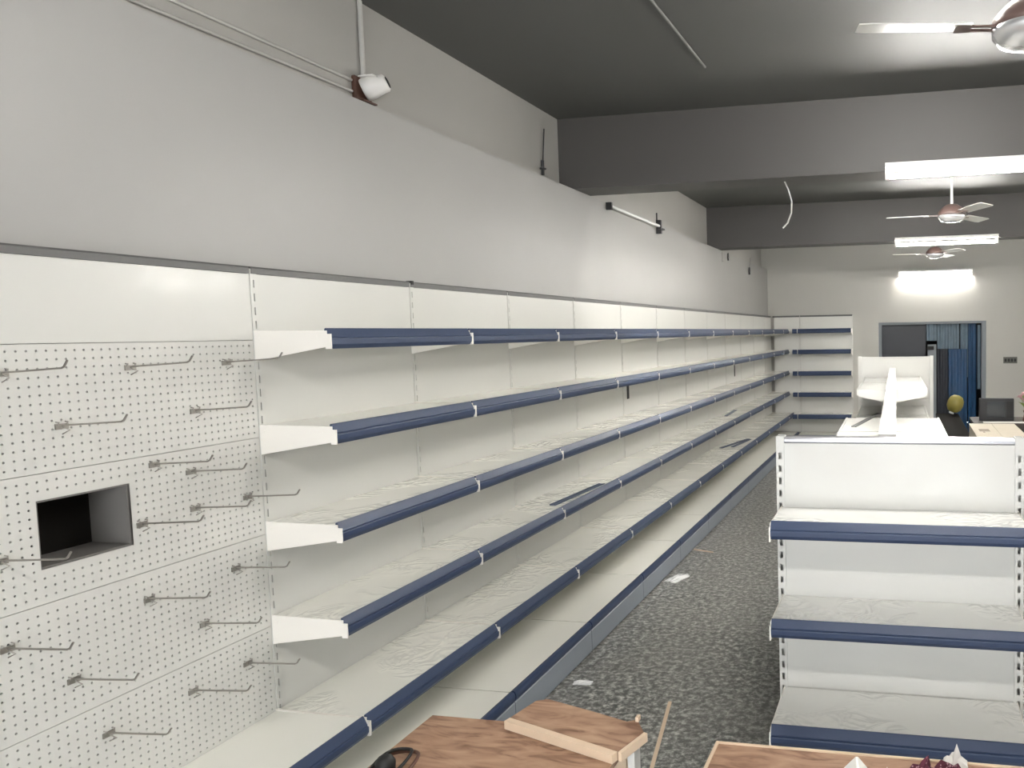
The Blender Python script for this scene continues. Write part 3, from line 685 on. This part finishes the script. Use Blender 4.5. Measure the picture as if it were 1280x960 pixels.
for k in range(9):
    a = k*2.4; r = 0.03+0.012*k
    fo = part('blossom', 'blossom', petal_flower, 'pink' if k % 3 else 'green', t, (r*math.cos(a), r*math.sin(a), 0.34-0.011*k), (random.uniform(-0.5, 0.5), random.uniform(-0.5, 0.5), a))
    part('stem', None, lambda: MB().tube([(r*0.98*math.cos(a), r*0.98*math.sin(a), 0.335-0.011*k), (0.02*math.cos(a), 0.02*math.sin(a), 0.12)], 0.003, 5), 'green', t)
tag(t, 'pink and green flower bunch on the desk at the right edge', 'flowers')

# ---------------------------------------------------------------- plywood in the foreground
t = table('plywood_table', 0.905, 1.56, -1.30, -0.362, 0.752, 0.018, 'ply', 'raw', 'worn reddish plywood work table at the bottom of the aisle', 'table', leg=0.05)
t = empty('plywood_board', (0, 0, 0))
OUT = [(1.178, -0.382), (1.568, -0.508), (1.604, -0.400), (1.560, -0.335), (1.535, -0.352), (1.43, -0.316), (1.24, -0.258), (1.205, -0.272)]
part('board_sheet', None, lambda: MB().slab(OUT, 0.7525, 0.7765), 'ply', t)
def along(a, b, w0, z0, z1):
    a = Vector(a); b = Vector(b); d = (b-a).normalized(); n = Vector((d.y, -d.x))
    return [(p.x, p.y) for p in (a, a+n*w0, b+n*w0, b)]
def batten(a, b, wd, z0, z1):
    q = along(a, b, wd, z0, z1); return MB().slab(q if True else q[::-1], z0, z1)
part('edge_batten', None, lambda: batten((1.178, -0.384), (1.568, -0.510), 0.022, 0.7525, 0.7775), 'raw', t)
part('edge_batten', None, lambda: batten((1.571, -0.512), (1.606, -0.402), 0.012, 0.7525, 0.7775), 'raw', t)
part('edge_batten', None, lambda: batten((1.560, -0.331), (1.560, -0.350), -0.01, 0.7766, 0.790), 'raw', t)
tag(t, 'smaller plywood offcut with pale edge battens lying on the work table', 'board')
t = empty('metal_post', (1.578, -0.432, 0))
part('channel', None, lambda: MB().box(-0.002, 0.018, -0.025, 0.02, 0, 0.7515), 'white', t)
part('foot_plate', None, lambda: MB().box(-0.015, 0.05, -0.06, 0.06, -0.0, 0.006), 'white', t)
tag(t, 'white steel post under the corner of the plywood offcut', 'post')
# cable coil on the table
t = empty('cable_coil', (0.985, -0.655, 0.7522))
def ring(rx, ry, z, r, n=26, ox=0, oy=0): return [(ox+rx*math.cos(2*math.pi*k/n), oy+ry*math.sin(2*math.pi*k/n), z+0.004*math.sin(6*math.pi*k/n)) for k in range(n)]
part('cable_loop', None, lambda: MB().tube(ring(0.052, 0.085, 0.012, 0.005), 0.005, 6, closed=True), 'brown', t)
part('cable_loop', None, lambda: MB().tube(ring(0.040, 0.075, 0.024, 0.005, ox=-0.006), 0.0045, 6, closed=True), 'black', t)
part('plug', None, lambda: MB().lathe([(0.012, 0.0), (0.024, 0.004), (0.026, 0.03), (0.018, 0.045), (0.006, 0.05)], 14), 'black', t, (-0.012, -0.01, 0.0))
tag(t, 'dark cable loop with black plug on the left plywood table', 'cable')
# right plywood table
t = table('plywood_table', 1.822, 2.86, -1.25, -0.385, 0.752, 0.018, 'ply', 'raw', 'plywood work table in front of the gondola end bay', 'table', leg=0.05)
part('edge_batten', None, lambda: MB().box(-0.528, -0.5192, -0.43, 0.4325, 0.73, 0.757), 'raw', t)
part('edge_batten', None, lambda: MB().box(-0.528, 0.519, 0.4327, 0.440, 0.73, 0.756), 'raw', t)
def crumple(nx, ny, wd, dp, h, seed):
    rnd = random.Random(seed); m = MB(); vs = []
    for j in range(ny+1):
        for i in range(nx+1):
            u = i/nx*2-1; v = j/ny*2-1
            e = max(0, 1-(u*u+v*v)*0.55)
            vs.append((wd/2*u*(1+rnd.uniform(-.12, .12)), dp/2*v*(1+rnd.uniform(-.12, .12)), 0.003+h*e*(0.65+rnd.uniform(-.35, .35))))
    k = len(vs); vs += [(x, y, 0.0) for x, y, z in vs]
    q = lambda i, j: j*(nx+1)+i
    fs = [(q(i, j), q(i+1, j), q(i+1, j+1), q(i, j+1)) for j in range(ny) for i in range(nx)]
    fs += [tuple(reversed([a+k for a in f])) for f in fs]
    edge = [q(i, 0) for i in range(nx)] + [q(nx, j) for j in range(ny)] + [q(i, ny) for i in range(nx, 0, -1)] + [q(0, j) for j in range(ny, 0, -1)]
    fs += [(edge[(n+1) % len(edge)], edge[n], edge[n]+k, edge[(n+1) % len(edge)]+k) for n in range(len(edge))]
    return m.add(vs, fs)
# folded paper standing as a little tent
tag(part('folded_paper', None, lambda: MB().prism([(-0.085, 0.0), (-0.083, 0.0), (0.004, 0.078), (0.076, 0.0), (0.078, 0.0), (0.008, 0.086), (0.002, 0.086)], -0.09, 0.03), 'paper', None, (2.222, -0.57, 0.7523), (0, 0, 0.12)), 'white folded paper standing on the right plywood table', 'paper')
tag(part('cloth_bundle', None, lambda: crumple(11, 9, 0.19, 0.18, 0.11, 3), 'cloth', None, (2.425, -0.555, 0.7523)), 'crumpled maroon and pink patterned cloth on the right plywood table', 'cloth')
tag(part('paper_scrap', None, lambda: crumple(5, 4, 0.06, 0.05, 0.115, 5), 'paper', None, (2.47, -0.435, 0.7523)), 'small white paper scrap behind the maroon cloth', 'paper')
tag(part('paper_scrap', None, lambda: crumple(4, 3, 0.018, 0.02, 0.03, 8), 'paper', None, (2.297, -0.475, 0.7523)), 'tiny white paper scrap between folded paper and maroon cloth', 'paper')
tag(part('paper_cup', None, lambda: MB().lathe([(0.020, 0.0), (0.026, 0.06), (0.027, 0.064)], 16), 'paper', None, (2.625, -0.55, 0.7523)), 'small white cup near the right edge on the plywood table', 'cup')

# ---------------------------------------------------------------- litter on the floor
tag(part('floor_lath', None, lambda: MB().box(-0.009, 0.009, -0.45, 0.24, 0.0, 0.006), 'raw', None, (1.165, 1.03, 0.0003), (0, 0, 0.18)), 'thin pale lath lying on the dark floor of the aisle', 'lath')
tag(part('floor_lath', None, lambda: MB().box(-0.007, 0.007, -0.10, 0.10, 0.0, 0.006), 'raw', None, (0.56, 3.95, 0.0003), (0, 0, 1.25)), 'short pale stick on the floor beside the kick plates', 'lath')
tag(part('film_scrap', None, lambda: crumple(7, 5, 0.11, 0.20, 0.022, 11), 'filmscrap', None, (0.56, 3.20, 0.0003), (0, 0, -0.35)), 'larger shiny plastic film scrap on the aisle floor', 'scrap')
tag(part('film_scrap', None, lambda: crumple(6, 4, 0.10, 0.045, 0.018, 12), 'filmscrap', None, (0.575, 1.405, 0.0003), (0, 0, 0.1)), 'small shiny film scrap near the kick plate by the plywood', 'scrap')
